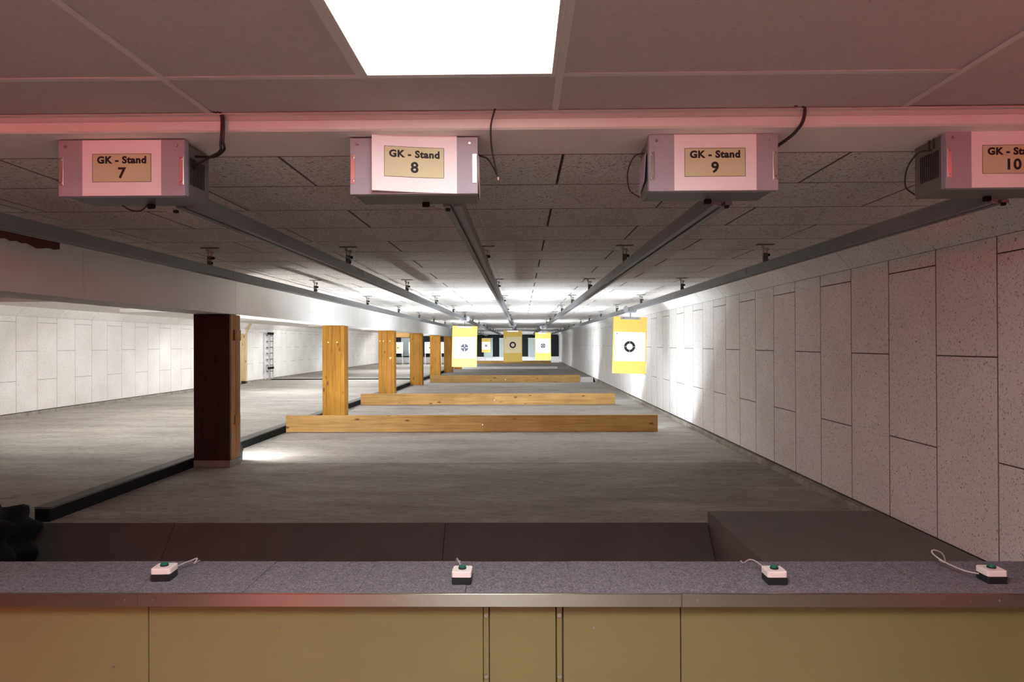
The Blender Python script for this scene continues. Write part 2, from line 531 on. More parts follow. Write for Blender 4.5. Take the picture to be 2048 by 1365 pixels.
d = 3.873 + S_ - 2 * 2 * S_
while d < END - 1:
    y0, y1 = max(d, 2.84) + GAP / 2, min(d + 2 * S_, END) - GAP / 2
    chamfer(wr, cham, y0, y1, None if d < 24 else far)
    d += 2 * S_
fo = far.build('distant_panels', M['woodwool_wall'], wr); fo['kind'] = 'stuff'
kr = structure('baseboard_right', MB().box(W - 0.006, W + 0.05, 2.9, END, -0.02, PB - 0.012), M['kerb_concrete'], 'rough concrete kerb along the foot of the right wall', 'kerb')
for a in range(18):
    y0 = 5.15 + a * 2.37
    MB().box(W - 0.034 - 0.006 * math.sin(a * 2.1), W - 0.004, y0, y0 + 2.362, -0.01, PB - 0.018 - 0.006 * math.cos(a * 1.7), 0.008).build('kerb_stone', M['kerb_concrete'], kr)

# left wall (with a recessed door bay)
KL = Z(0.56); CL = Z(0.73)
wl = structure('wall_left', MB().box(XL - 0.2, XL - 0.30 + 0.28, -1.5, 20.65, PIT, CL + 0.2).box(XL - 0.2, XL - 0.02, 23.47, END + 0.3, PIT, CL + 0.2).box(XL - 0.2, XL - 0.02, 20.65, 23.47, Z(0.36), CL + 0.2),
               M['batten'], 'far left wall clad in pale wood wool panels', 'wall')
far = MB(); d = 12.71 - 14 * S_; k = 0
while d < END:
    y0, y1 = d, min(d + S_, END)
    js = [PB, Z(-0.11), KL] if k % 2 == 0 else [PB, Z(-0.675), Z(0.446), KL]
    if y0 > 20.5 and y1 < 23.6: js = [Z(0.36), KL]
    for a, b in zip(js, js[1:]):
        if 8.5 < d < 27.5:
            panel('wall_panel', wl, M['woodwool_wall'], XL - 0.0135, XL, y0 + 0.002, y1 - 0.002, a + 0.002, b - 0.002)
        else:
            far.box(XL - 0.014, XL, y0 + GAP / 2, y1 - GAP / 2, a + GAP / 2, b - GAP / 2)
    d += S_; k += 1
chl = [(XL, KL), (XL + 0.171, CL - 0.001), (XL + 0.158, CL + 0.012), (XL - 0.013, KL + 0.012)]
d = 12.71 - 14 * S_
while d < END - 1:
    chamfer(wl, chl, d + GAP / 2, min(d + 2 * S_, END) - GAP / 2, None if 8.5 < d < 27 else far)
    d += 2 * S_
fo = far.build('distant_panels', M['woodwool_wall'], wl); fo['kind'] = 'stuff'
bl = structure('baseboard_left', MB().box(XL - 0.05, XL + 0.03, 5.15, 20.6, -0.02, PB - 0.012).box(XL - 0.05, XL + 0.03, 23.47, END, -0.02, PB - 0.012), M['kerb_concrete'], 'rough concrete kerb along the foot of the left wall', 'kerb')
dr = structure('door_1', MB().box(XL - 0.19, XL - 0.15, 20.66, 23.40, 0.0, Z(0.36)), M['door'], 'pale recessed door bay in the left wall with raw timber edging', 'door')
MB().box(XL - 0.15, XL + 0.03, 23.35, 23.465, 0.09, Z(0.40)).build('door_jamb', M['timber_raw'], dr)
MB().box(XL - 0.15, XL + 0.01, 20.62, 20.70, 0.0, Z(0.40)).build('door_jamb', M['timber_raw'], dr)
MB().prism([(XL + 0.02, Z(0.42)), (XL + 0.19, Z(0.71)), (XL + 0.15, Z(0.72)), (XL - 0.02, Z(0.44))], 1, 23.40, 23.48).build('door_brace', M['timber_raw'], dr)
MB().box(XL - 0.145, XL - 0.125, 22.75, 22.85, 1.0, 1.25, 0.006).build('door_handle', M['hanger'], dr)

# range ceiling, right bay: staggered panels
ce = structure('ceiling', MB().box(-3.3, W + 0.2, 2.83, END + 0.3, CEIL + 0.014, CEIL + 0.12), M['batten'], 'low range ceiling of staggered wood wool panels', 'ceiling')
far = MB(); r = -1; y0 = 2.835
while y0 < END:
    y1 = 3.375 + 0.606 * (r + 1)
    off = 0.178 if (r + 1) % 2 == 0 else 0.785
    x = off - 1.19 * 4
    while x < 2.6:
        xa, xb = max(x, -3.24), min(x + 1.19, W - 0.165)
        if xb - xa > 0.03:
            if y0 < 20:
                panel('ceiling_panel', ce, M['woodwool_ceiling'], xa + GAP / 2, xb - GAP / 2, y0 + GAP / 2, y1 - GAP / 2, CEIL, CEIL + 0.014)
            else:
                far.box(xa + GAP / 2, xb - GAP / 2, y0 + GAP / 2, min(y1, END) - GAP / 2, CEIL, CEIL + 0.014)
        x += 1.19
    y0 = y1; r += 1
fo = far.build('distant_panels', M['woodwool_ceiling'], ce); fo['kind'] = 'stuff'
# left bay ceiling
structure('ceiling', MB().box(XL - 0.1, -3.5, 2.83, END + 0.3, CL, CL + 0.15), M['woodwool_ceiling'], 'pale ceiling of the left bay beyond the pillars', 'ceiling')

# header beam between booth and range
hd = MB(); nx = 90; top = []; prof = []
for i in range(nx + 1):
    x = XL + (W + 0.1 - XL) * i / nx
    w = 0.004 * math.sin(i * 1.9) + 0.003 * math.sin(i * 4.3)
    prof.append([(x, 2.515, ROOM + 0.25), (x, 2.505, Z(0.835)), (x, 2.512 + w * 0.3, Z(0.796) + w * 0.5), (x, 2.522, Z(0.7905)), (x, 2.80, Z(0.787)), (x, 2.832, CEIL + 0.0005), (x, 2.832, ROOM + 0.25)])
vv = [p for pr in prof for p in pr]; ff = []
for i in range(nx):
    for j in range(7):
        ff.append((i * 7 + j, i * 7 + (j + 1) % 7, (i + 1) * 7 + (j + 1) % 7, (i + 1) * 7 + j))
hd.add(vv, ff); hd.add(prof[0], [tuple(range(7))]); hd.add(prof[-1], [tuple(range(7))])
hb = structure('trim_2', hd, M['plaster'], 'white plastered concrete beam above the firing line with boxes below', 'beam')
MB().box(XL, W, 2.478, 2.506, Z(0.843), Z(0.8475)).box(XL, W, 2.500, 2.506, Z(0.826), Z(0.8475)).build('edge_angle', M['grid_bar'], hb)

# booth ceiling: lay-in tiles in a bar grid
cb = structure('ceiling', MB().box(XL, W + 0.1, -1.5, 2.52, ROOM + 0.03, ROOM + 0.10), M['batten'], 'suspended tile ceiling over the firing line', 'ceiling')
PANELS = [(-0.505, 0.126, 1.53), (-0.505, 0.126, -0.345), (-0.505, 0.126, 0.28)]
xs = [-9.4, -8.15, -6.90, -5.65, -4.40, -3.65, -2.39, -1.137, -0.505, 0.126, 1.384, 2.64]
rows = [(-1.4, -0.345), (-0.345, 0.28), (0.28, 0.905), (0.905, 1.53), (1.53, 2.155), (2.155, 2.492)]
BAR = 0.012
for (ya, yb) in rows:
    for i, (xa, xb) in enumerate(zip(xs, xs[1:])):
        hit = [q for q in PANELS if abs(q[0] - xa) < 1e-6 and abs(q[2] - ya) < 1e-6]
        if hit:                                                        # a light panel sits here
            if hit[0][1] > xb - 0.01: continue
            xa = hit[0][1]
        if abs(yb - 2.492) < 1e-6:
            if abs(xa + 0.505) < 1e-6: continue
            if abs(xa + 1.137) < 1e-6: xb = 0.126
        lift = 0.004 if (xa > 1.3 and yb > 2.2) else 0.0
        panel('ceiling_tile', cb, M['tile'], xa + 0.006, xb - 0.006, ya + 0.006, yb - 0.006, ROOM + lift, ROOM + 0.016 + lift)
for x in xs[1:-1]:
    y1 = 2.155 if abs(x + 0.505) < 1e-6 else 2.492
    MB().box(x - BAR, x + BAR, -1.4, y1 - 0.012, ROOM - 0.0035, ROOM - 0.0005).build('grid_bar', M['grid_bar'], cb)
for (ya, yb) in rows[:-1]:
    MB().box(XL, 1.384 + (0 if yb > 2 else 1.25), yb - BAR, yb + BAR, ROOM - 0.003, ROOM - 0.0002).build('grid_bar', M['grid_bar'], cb)

# booth shell behind the camera
structure('wall_back', MB().box(XL - 0.2, -2.6, -1.6, -1.4, PIT, ROOM + 0.2), M['booth_side'], 'left part of the booth back wall, darkened to absorb light', 'wall')
structure('wall_back', MB().box(-2.6, W + 0.2, -1.6, -1.4, PIT, ROOM + 0.2), M['booth'], 'back wall of the booth behind the shooter', 'wall')
structure('wall_right', MB().box(W, W + 0.2, -1.5, 2.83, PIT, ROOM + 0.2), M['booth_side'], 'right wall of the booth beside the counter', 'wall')

# far end: black rubber curtain above a white base
we = structure('wall_end', MB().box(XL - 0.1, W + 0.1, END, END + 0.2, -0.2, CEIL + 0.1), M['white_board'], 'far end wall with black rubber face above a white base', 'wall')
ZT, ZB = Z(0.62), Z(-0.93)
MB().prism([(-3.3, ZB), (W - 0.05, ZB), (W - 0.05, Z(0.52)), (W - 0.15, ZT), (-3.3, ZT)], 1, END - 0.05, END - 0.005).build('rubber_curtain', M['rubber_black'], we)
MB().prism([(XL + 0.05, ZB), (-3.5, ZB), (-3.5, Z(0.55)), (XL + 0.1, Z(0.55))], 1, END - 0.05, END - 0.005).build('rubber_curtain', M['rubber_black'], we)
for i in range(21):
    x = XL + i * 0.583
    MB().box(x + 0.004, x + 0.575, END - 0.06, END - 0.008, 0, ZB - 0.01).build('base_panel', M['white_board'], we)

# long white beam on the pillars
BX0, BX1, BZ = -3.60, -3.20, Z(0.338)
bm_ = structure('trim_3', MB().box(BX0 + 0.012, BX1 - 0.012, 2.84, END, BZ + 0.012, CEIL + 0.1), M['batten'], 'long white boarded beam resting on the timber pillars', 'beam')
yb = [2.84] + [4.95 + 1.33 * i for i in range(17)] + [26.9, 30, 33, 36, 39, 42, 45, END - 0.05]
yb = sorted(yb)
yb = [v for i, v in enumerate(yb) if i == 0 or v - yb[i - 1] > 0.3]
for a, b in zip(yb, yb[1:]):
    MB().box(BX1 - 0.012, BX1, a + 0.002, b - 0.002, BZ, CEIL - 0.002).build('beam_board', M['white_board'], bm_)
    MB().box(BX0, BX0 + 0.012, a + 0.002, b - 0.002, BZ, CL).build('beam_board', M['white_board'], bm_)
MB().box(BX0 + 0.012, BX1 - 0.012, 2.84, END - 0.05, BZ, BZ + 0.012).build('beam_soffit', M['white_board'], bm_)

# black steel kerb on the floor along the pillars
kb = structure('trim_4', MB().box(-3.715, -3.60, 5.16, 36.0, 0, 0.098), M['black_steel'], 'black steel kerb on the floor along the row of pillars', 'kerb')
y = 5.16
for ln in (2.35, 2.6, 3.1, 3.0, 4.9, 4.9, 4.9, 4.9):
    MB().box(-3.722, -3.592, y + 0.003, min(y + ln, 36) - 0.003, 0.098, 0.112).build('kerb_cap', M['steel_top'], kb); y += ln
# black channel strip across the left bay
tag(structure('trim_5', MB().box(XL + 0.05, -3.75, 25.7, 25.86, 0, 0.035).box(XL + 0.05, -3.75, 25.86, 25.95, 0, 0.01), M['black_steel'], 'x', 'x'), 'thin black channel across the floor of the left bay', 'channel')

# ------------------------------------------------------------------ pillars
PILLARS = [7.45, 12.30, 17.15, 22.00, 26.85, 31.70]
P_LABEL = ['dark backlit timber pillar nearest the counter, on a grey sole', 'second timber pillar from the counter, dark chipped knots, standing behind the first low barrier',
           'third timber pillar from the counter, pale pegs in its boards, behind the second low barrier', 'fourth timber pillar from the counter carrying a horizontal bracket plank',
           'fifth timber pillar from the counter, just behind the third low barrier', 'sixth and farthest timber pillar, left of the large disc target']
for i, (py, lab) in enumerate(zip(PILLARS, P_LABEL)):
    t = thing('timber_pillar', lab, 'pillar', (-3.40, py, 0), 0, 'boxed timber pillars under the white beam')
    h = BZ - 0.002; hw = 0.20; dp = 0.28
    z0 = 0.075 if i == 0 else 0.012
    box('core', M['batten'], t, -hw + 0.03, hw - 0.03, 0.03, dp - 0.03, z0, h)
    cuts = [-hw, -hw + 0.085 + 0.02 * (i % 2), hw - 0.075, hw] if i != 1 else [-hw, -hw + 0.078, hw - 0.07, hw]
    if i in (0, 4): cuts = [-hw, -hw + 0.10, hw]
    for a, b in zip(cuts, cuts[1:]):
        box('plank', M['timber_shaded' if i == 0 else 'timber_pillar'], t, a + 0.001, b - 0.0015, 0, 0.03, z0, h - 0.004 * (b > 0.15), 0.002)
    for a, b in ((0.031, 0.155), (0.157, dp)):
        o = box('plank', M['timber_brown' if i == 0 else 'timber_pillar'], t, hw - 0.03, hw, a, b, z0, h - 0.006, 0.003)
        box('plank', M['timber_pillar'], t, -hw, -hw + 0.03, a, b, z0, h, 0.002)
    if i == 0:
        box('sole', M['sole'], t, -hw - 0.004, hw + 0.004, -0.004, dp + 0.004, 0, z0, 0.003)
        box('splice', M['timber_brown'], t, hw, hw + 0.018, 0.10, dp - 0.02, h - 0.29, h - 0.17, 0.002)
        box('splice', M['timber_brown'], t, hw, hw + 0.010, 0.12, dp - 0.02, 0.45, 0.56, 0.002)
    else:
        box('sole', M['sole'], t, -hw - 0.002, hw + 0.002, -0.002, dp + 0.002, 0, z0)
    pegs = {1: [(-0.09, 1.38), (0.07, 1.38)], 2: [(-0.16, 1.42), (-0.07, 1.42), (0.09, 1.42), (0.09, 1.0), (0.12, 1.0), (0.10, 0.97)]}.get(i, [])
    for px, pz in pegs:
        MB().cyl((px, -0.004, pz), 1, 0.012, 0.008, 10).build('peg', M['peg'], t)
    if i == 3:
        MB().prism([(-1.28, Z(0.21)), (-hw, Z(0.21)), (-hw, Z(0.36)), (-1.13, Z(0.36))], 1, -0.02, 0.03).build('bracket_plank', M['timber_board'], t)
# ------------------------------------------------------------------ low timber barriers across the lane floor
BARRIERS = [(10.355, -3.59, -0.594, 2.06, 0.258, 'first and largest low timber barrier across the range floor, nearest the counter'),
            (14.94, -3.53, -0.593, 2.045, 0.250, 'second low timber barrier across the range floor, behind the largest one'),
            (23.55, -3.16, -0.552, 2.013, 0.250, 'third low timber barrier, right in front of the fifth pillar'),
            (45.3, -3.10, -0.30, 1.968, 0.20, 'farthest low timber barrier, at the foot of the end wall')]
for (by, xa, xm, xb, h, lab) in BARRIERS:
    t = thing('timber_barrier', lab, 'barrier', ((xa + xb) / 2, by, 0), 0, 'low timber barriers across the range floor')
    cx = (xa + xb) / 2
    box('plank', M['timber_board'], t, xa - cx, xm - cx - 0.003, 0, 0.05, 0.006, h, 0.003)
    box('plank', M['timber_board'], t, xm - cx + 0.003, xb - cx, 0.004, 0.054, 0.004, h - 0.004, 0.003)
    for fx in (xa - cx + 0.3, xm - cx - 0.2, xm - cx + 0.2, xb - cx - 0.3):
        box('foot_block', M['timber_board'], t, fx - 0.04, fx + 0.04, 0.056, 0.20, 0, h * 0.6)
t = thing('timber_block', 'short brown timber block on the floor below the large disc target', 'block', (-3.33, 36.0, 0))
box('plank', M['timber_pillar'], t, -0.19, 0.19, 0, 0.05, 0, 0.11, 0.003)
box('plank', M['timber_pillar'], t, -0.19, 0.19, 0.052, 0.10, 0, 0.11, 0.003)
t = thing('white_barrier', 'low white board across the floor right of the short brown block', 'barrier', (-0.61, 36.02, 0))
box('plank', M['white_board'], t, -2.51, 0.0, 0, 0.03, 0, 0.125, 0.002)
box('plank', M['white_board'], t, 0.006, 2.51, 0, 0.03, 0, 0.122, 0.002)
t = thing('gap_board', 'white board closing the gap between third barrier and right wall', 'board', (2.28, 23.56, 0))
box('board', M['white_board'], t, -0.24, 0.19, 0, 0.03, 0, 0.175, 0.002)
MB().prism([(0.19, 0.0), (0.27, 0.0), (0.25, 0.07), (0.19, 0.18)], 1, -0.004, 0.05).build('end_stop', M['black_steel'], t, label='black end stop')

# ------------------------------------------------------------------ target rails with hangers
LANES = [(10, 1.955), (9, 0.832), (8, -0.283), (7, -1.392), (6, -2.515)]
ORD = {10: 'rightmost target rail, nearest the right wall', 9: 'second target rail from the right wall, from the box numbered 9', 8: 'middle target rail, from the box numbered 8',
       7: 'target rail from the box numbered 7', 6: 'leftmost target rail, running beside the long white beam'}


def make_hanger():
    """returns meshes, built around a point on the ceiling; rail top is 0.15 below"""
    pl = MB().box(-0.07, 0.07, -0.02, 0.02, -0.006, 0, 0.001)
    rod = MB().tube([(-0.013, 0, -0.006), (-0.013, 0, -0.16)], 0.006, 6).tube([(0.013, 0, -0.03), (0.013, 0, -0.16)], 0.006, 6)
    rod.tube([(-0.028, 0, -0.012), (-0.02, 0, -0.03), (0.0, 0, -0.034), (0.02, 0, -0.03), (0.026, 0, -0.05)], 0.006, 6)
    cl = MB().box(-0.017, 0.017, -0.016, 0.016, -0.158, -0.07, 0.002)
    kn = MB().tube([(0.017, 0, -0.085), (0.036, 0, -0.085)], 0.011, 8).tube([(-0.017, 0, -0.125), (0.022, 0, -0.125)], 0.010, 8)
    return [('ceiling_plate', pl.mesh('ceiling_plate', M['hanger'])), ('rod', rod.mesh('rod', M['cable_wire'])), ('clamp', cl.mesh('clamp', M['hanger'])), ('knob', kn.mesh('knob', M['knob']))]


HM = make_hanger()
RZ0, RZ1 = Z(0.567), Z(0.637)
for lane, X in LANES:
    t = thing('target_rail', 'long grey metal ' + ORD[lane], 'rail', (X, 2.806, RZ0), 0, 'target rails under the range ceiling')
    y1 = 44.3
    pr = MB().prism([(-0.031, 0), (-0.008, 0), (-0.008, 0.012), (0.008, 0.012), (0.008, 0), (0.031, 0), (0.031, 0.07), (-0.031, 0.07)], 1, 0.004, y1)
    pr.build('rail_profile', M['rail'], t)
    for side in (-1, 1):
        MB().box(side * 0.034 - 0.003, side * 0.034 + 0.003, 0.004, y1, 0.0, 0.012).build('rail_lip', M['rail'], t)
    for yj in (3.1, 9.1, 15.1, 21.1):
        MB().box(-0.035, 0.035, yj - 0.05, yj + 0.05, 0.010, 0.066, 0.001).build('rail_joint', M['rail'], t)
    for i in range(15):
        hy = 2.68 + 2.83 * i
        if hy > y1: break
        h = bpy.data.objects.new('hanger', HM[0][1]); COL.objects.link(h); h.parent = t
        h.location = (0.0, hy, CEIL - RZ0)
        for nm, me in HM[1:]:
            link(nm, me, h)
    for off in (0.052, 0.066):
        MB().tube([(off, 0.01, 0.10), (off, y1, 0.10)], 0.0016, 5).build('pull_wire', M['cable_wire'], t)
    MB().cyl((0.05, y1 - 0.05, 0.06), 2, 0.05, 0.05, 14).build('return_wheel', M['trolley'], t)


# ------------------------------------------------------------------ target carriers
def carrier(lane, X, Y, top, h, kind, lab, tilt=0.0, lean=0.0, sheet=(0.55, 0.52), drop=0.265, emblem=False, w=0.60):
    t = thing('target_carrier', lab, 'target', (X, Y, RZ0), 0, 'yellow target cards hanging from the rails')
    zr = 0.035
    for s in (-1, 1):
        # rounded cheek plates on both sides of the rail
        pts = []
        for k in range(14):
            a = 2 * math.pi * k / 14
            pts.append((s * (0.078 + 0.040 * math.cos(a)), zr + 0.062 * math.sin(a) * (1.08 if math.sin(a) < 0 else 1.0)))
        MB().prism(pts, 1, -0.018, 0.018).build('trolley_cheek', M['trolley'], t)
        MB().cyl((s * 0.060, 0.0, zr), 1, 0.022, 0.05, 12).build('roller', M['knob'], t)
    box('trolley_yoke', M['trolley'], t, -0.078, 0.078, -0.012, 0.012, -0.034, -0.006, 0.003)
    zt = top - RZ0
    MB().tube([(0, 0, -0.03), (0, 0, zt)], 0.007, 8).build('stem', M['hanger'], t)
    R = Matrix.Translation((0, 0, zt)) @ Matrix.Rotation(tilt, 4, 'Y') @ Matrix.Rotation(lean, 4, 'X')
    cb_ = MB().box(-0.175, 0.175, -0.014, 0.012, -0.04, 0.0, 0.002).xform(R).build('clamp_bar', M['clamp'], t)
    for sx in (-0.125, 0.125):
        MB().cyl((sx, -0.019, -0.018), 1, 0.008, 0.008, 10).xform(R).build('bolt', M['knob'], cb_)
    MB().box(-w / 2, w / 2, 0.0, 0.006, -h, 0.005).xform(R).build('backing_card', M['card'], t)
    sw, sh = sheet
    cz = -drop - sh / 2
    so = MB().box(-sw / 2, sw / 2, -0.003, -0.001, -sh / 2, sh / 2).build('target_sheet', M['sheet_' + kind], t)
    so.matrix_local = R @ Matrix.Translation((0.0, 0, cz))
    if emblem:
        e = MB().prism([(-0.012, 0.016), (0.012, 0.016), (0.012, -0.006), (0, -0.018), (-0.012, -0.006)], 1, -0.0045, -0.003).build('printed_emblem', M['emblem'], so)
        e.location = (-sw / 2 + 0.045, 0, sh / 2 - 0.035)
    return t


carrier(10, 1.943, 12.17, Z(0.458), 1.005, 'ring', 'big yellow target card with white sheet and black ring hanging before right wall', 0.03, 0.0, emblem=True)
carrier(9, 0.829, 26.0, Z(0.405), 1.05, 'disc', 'small yellow card with white sheet and grey cross disc, rightmost before the black end wall', 0.0, sheet=(0.55, 0.54), drop=0.23)
carrier(8, -0.272, 21.84, Z(0.41), 1.0, 'aged', 'darker yellow target card with cream sheet and thick black ring, in the centre', 0.0, drop=0.20, emblem=True)
carrier(7, -1.362, 16.5, Z(0.42), 0.985, 'disc', 'large yellow card with white sheet and grey cross disc beside the last pillar', 0.02, drop=0.26)
carrier(6, -2.40, 46.6, Z(0.36), 0.96, 'small', 'tiny distant yellow card with small grey disc hanging in front of the black end wall', 0.0, drop=0.25)

# grey sheets in front of the black end wall
for X, lab in ((-2.30, 'grey hanging sheet half behind the tiny distant yellow card'), (-1.22, 'grey hanging sheet left of the centre target card'), (0.79, 'grey teal hanging sheet left of the rightmost small target card')):
    t = thing('hanging_sheet', lab, 'sheet', (X, END - 0.30, 0), 0, 'grey sheets before the end wall')
    box('sheet', M['grey_sheet'], t, -0.31, 0.31, 0, 0.01, Z(-0.95), Z(0.34))
    box('top_bar', M['clamp'], t, -0.33, 0.33, -0.01, 0.02, Z(0.34), Z(0.37))
    for s in (-0.25, 0.25):
        MB().tube([(s, 0.005, Z(0.37)), (s, 0.005, CEIL)], 0.004, 5).build('hanging_wire', M['hanger'], t)
for X, lab in ((-8.08, 'pale grey sheet on the black end wall behind the first left bay target'),):
    t = thing('hanging_sheet', lab, 'sheet', (X, END - 0.30, 0), 0, 'grey sheets before the end wall')
    box('sheet', M['grey_sheet'], t, -0.31, 0.31, 0, 0.01, Z(-0.85), Z(0.42))
    box('side_flag', M['grey_sheet'], t, 0.31, 0.46, 0, 0.01, Z(-0.42), Z(-0.20))
    for s in (-0.25, 0.25):
        MB().tube([(s, 0.005, Z(0.42)), (s, 0.005, CL)], 0.004, 5).build('hanging_wire', M['hanger'], t)
# target stands in the left bay
for i, (X, lab) in enumerate(((-8.15, 'white target stand with cream bullseye sheet seen between third and fourth pillars'), (-7.10, 'white target stand mostly hidden behind the fourth pillar'),
                              (-6.05, 'white target stand with cream sheet just left of the fifth pillar'), (-4.99, 'white target stand showing between fifth and sixth pillars'))):
    t = thing('target_stand', lab, 'target', (X, 45.0, 0), 0, 'target stands at the end of the left bay')
    box('board', M['white_board'], t, -0.33, 0.33, 0, 0.03, Z(-0.63), Z(0.11))
    so = MB().box(-0.25, 0.25, -0.003, 0, -0.26, 0.26).build('target_sheet', M['sheet_cream'], t); so.location = (0, 0, Z(-0.26))
    for s in (-1, 1):
        box('leg', M['grid_bar'], t, s * 0.30 - 0.018, s * 0.30 + 0.018, 0.03, 0.06, 0, Z(0.05))
        box('foot', M['grid_bar'], t, s * 0.30 - 0.02, s * 0.30 + 0.02, -0.2, 0.3, 0, 0.03)

# ladder on the left wall
t = thing('ladder', 'aluminium two section ladder leaning upright on the far left wall', 'ladder', (XL + 0.04, 25.2, 0.05))
for j, (ya, dx, z1) in enumerate(((0.02, 0.10, 1.72), (0.40, 0.10, 1.72), (-0.16, 0.03, 1.70), (0.33, 0.03, 1.70))):
    box('stile', M['ladder'], t, dx - 0.02, dx + 0.02, ya - 0.028, ya + 0.028, 0, z1, 0.003)
for j in range(7):
    MB().tube([(0.10, 0.02, 0.30 + j * 0.222), (0.10, 0.40, 0.30 + j * 0.222)], 0.016, 8).build('rung', M['hanger'], t)
    MB().tube([(0.03, -0.16, 0.30 + j * 0.222), (0.03, 0.33, 0.30 + j * 0.222)], 0.016, 8).build('rung', M['hanger'], t)
for zc in (1.70, 0.42):
    for ya, yb_ in ((-0.19, 0.0), (0.05, 0.38)):
        box('black_bracket', M['knob'], t, 0.122, 0.15, ya, yb_, zc - 0.045, zc + 0.045, 0.004)

# ------------------------------------------------------------------ lamp battens under the range ceiling
ROWS = [
        (10.2, -8.0, -4.6, 'left', 'warm'), (13.5, -8.0, -4.6, 'left', 'warm'), (19.0, -8.0, -4.6, 'left', 'white'), (25.5, -8.0, -4.6, 'left', 'white'), (34.0, -8.0, -4.6, 'left', 'white'), (42.5, -8.0, -4.6, 'left', 'white')]
ordn = ['first', 'second', 'third', 'fourth', 'fifth', 'sixth', 'seventh']
cnt = {'right': 0, 'left': 0}
for (ly, xa, xb, bay, tone) in ROWS:
    zc = CEIL if bay == 'right' else CL
    t = thing('strip_lamp', 'white strip lamp across the %s bay ceiling, %s row from the counter' % (bay, ordn[cnt[bay]]), 'lamp', ((xa + xb) / 2, ly, zc), 0, 'strip lamps across the range ceiling')
    cnt[bay] += 1
    L = (xb - xa) / 2
    lip, th, ty = {'key': (0.090, 0.055, 0.045), 'warm': (0.072, 0.045, 0.035), 'white': (0.062, 0.045, 0.05), 'cool': (0.064, 0.050, 0.062), 'soft': (0.064, 0.050, 0.08)}[tone]
    MB().prism([(0.0, -0.001), (0.030, -0.001), (0.030, -0.004), (0.006, -0.006), (0.004, -lip), (0.0, -lip)], 0, -L, L).build('lamp_housing', M['lamp_housing'], t)
    if tone == 'key':
        box('end_shade', M['lamp_housing'], t, -L - 0.012, -L, -0.005, 0.16, -0.09, -0.001, 0.002)
    nseg = max(1, round(2 * L / 1.2)); step = 2 * L / nseg
    for j in range(nseg):
        a = -L + j * step + 0.03
        MB().tube([(a, ty, -th), (a + step - 0.06, ty, -th)], 0.013, 8).build('lamp_tube', M['tube_' + tone], t)
        for e in (a, a + step - 0.06):
            box('lamp_holder', M['lamp_housing'], t, e - 0.008, e + 0.008, 0.002, ty + 0.012, -th - 0.012, -0.004, 0.002)

# LED bars on the floor, shielded from the shooter by the timber barriers
for by, xa, xb, h, key, lab in ((10.57, -3.35, 2.05, 1.0, 'bar', 'LED bar on the floor hidden behind the first timber barrier'), (15.16, -3.35, 2.04, 1.0, 'bar', 'LED bar on the floor hidden behind the second timber barrier'),
                           (23.77, -3.0, 2.0, 1.0, 'bar', 'LED bar on the floor hidden behind the third timber barrier'), (36.25, -3.4, 1.90, 0.5, 'bar_far', 'low LED bar across the floor behind the small timber block'),
                           (45.52, -2.95, 1.85, 0.8, 'bar_far', 'LED bar on the floor hidden behind the farthest timber barrier')):
    t = thing('floor_light_bar', lab, 'lamp', ((xa + xb) / 2, by, 0), 0, 'LED bars behind the barriers')
    L = (xb - xa) / 2
    MB().prism([(0.0, 0.0), (0.085 * h, 0.0), (0.071 * h, 0.029 * h), (0.001 * h, 0.088 * h), (0.0, 0.088 * h)], 0, -L, L).build('housing', M['lamp_housing'], t)
    nseg = 5; step = 2 * L / nseg
    for q in range(nseg):
        a = -L + q * step + 0.02; b = a + step - 0.04
        MB().prism([(0.070 * h, 0.033 * h), (0.073 * h, 0.036 * h), (0.007 * h, 0.089 * h), (0.004 * h, 0.086 * h)], 0, a, b).build('light_strip', M[key], t)
t = thing('floodlight', 'floodlight standing on the floor hidden behind the nearest pillar', 'lamp', (-3.36, 7.83, 0))
for sx in (-0.11, 0.11):
    box('stand_leg', M['box_body'], t, sx - 0.01, sx + 0.01, -0.01, 0.06, 0, 0.12, 0.002)
R = Matrix.Translation((0, 0.03, 0.19)) @ Matrix.Rotation(math.radians(-28), 4, 'Z') @ Matrix.Rotation(math.radians(30), 4, 'X')
MB().box(-0.13, 0.13, -0.05, 0.03, -0.09, 0.09, 0.005).xform(R).build('housing', M['box_body'], t)
MB().box(-0.115, 0.115, 0.0302, 0.034, -0.075, 0.075).xform(R).build('lens', M['flood'], t)

# ------------------------------------------------------------------ ceiling light panel over the firing line, plus added unseen fill panels
PL_LAB = ['bright square light panel set into the tile ceiling above the sign 8', 'added unseen fill panel behind the shooter, above the back wall', 'added unseen fill panel right above the shooter']
for (xa, xb, ya), lab in zip(PANELS, PL_LAB):
    t = thing('light_panel', lab, 'lamp', ((xa + xb) / 2, ya + 0.3125, ROOM - 0.004), 0, 'light panels in the booth ceiling')
    for a in ((-0.302, 0.302, -0.300, -0.286), (-0.302, 0.302, 0.286, 0.300), (-0.302, -0.288, -0.286, 0.286), (0.288, 0.302, -0.286, 0.286)):
        box('frame', M['grid_bar'], t, a[0], a[1], a[2], a[3], -0.004, 0.010, 0.001)
    box('diffuser', M['led' if ya > 1 else 'led_fill'], t, -0.288, 0.288, -0.286, 0.286, 0.001, 0.006)
# red signal lamp on the back wall; the far left one is an added fill
for x, lab in ((-2.07, 'red signal lamp on the booth back wall behind the shooter, nearer one'), (-6.4, 'added unseen red fill lamp far left on the booth back wall')):
    t = thing('signal_lamp', lab, 'lamp', (x, -1.40, Z(0.62)), 0, 'red signal lamps on the booth walls')
    box('housing', M['box_body'], t, -0.25, 0.25, 0, 0.05, -0.12, 0.12, 0.006)
    box('lens', M['red'], t, -0.22, 0.22, 0.05, 0.065, -0.10, 0.10, 0.004)


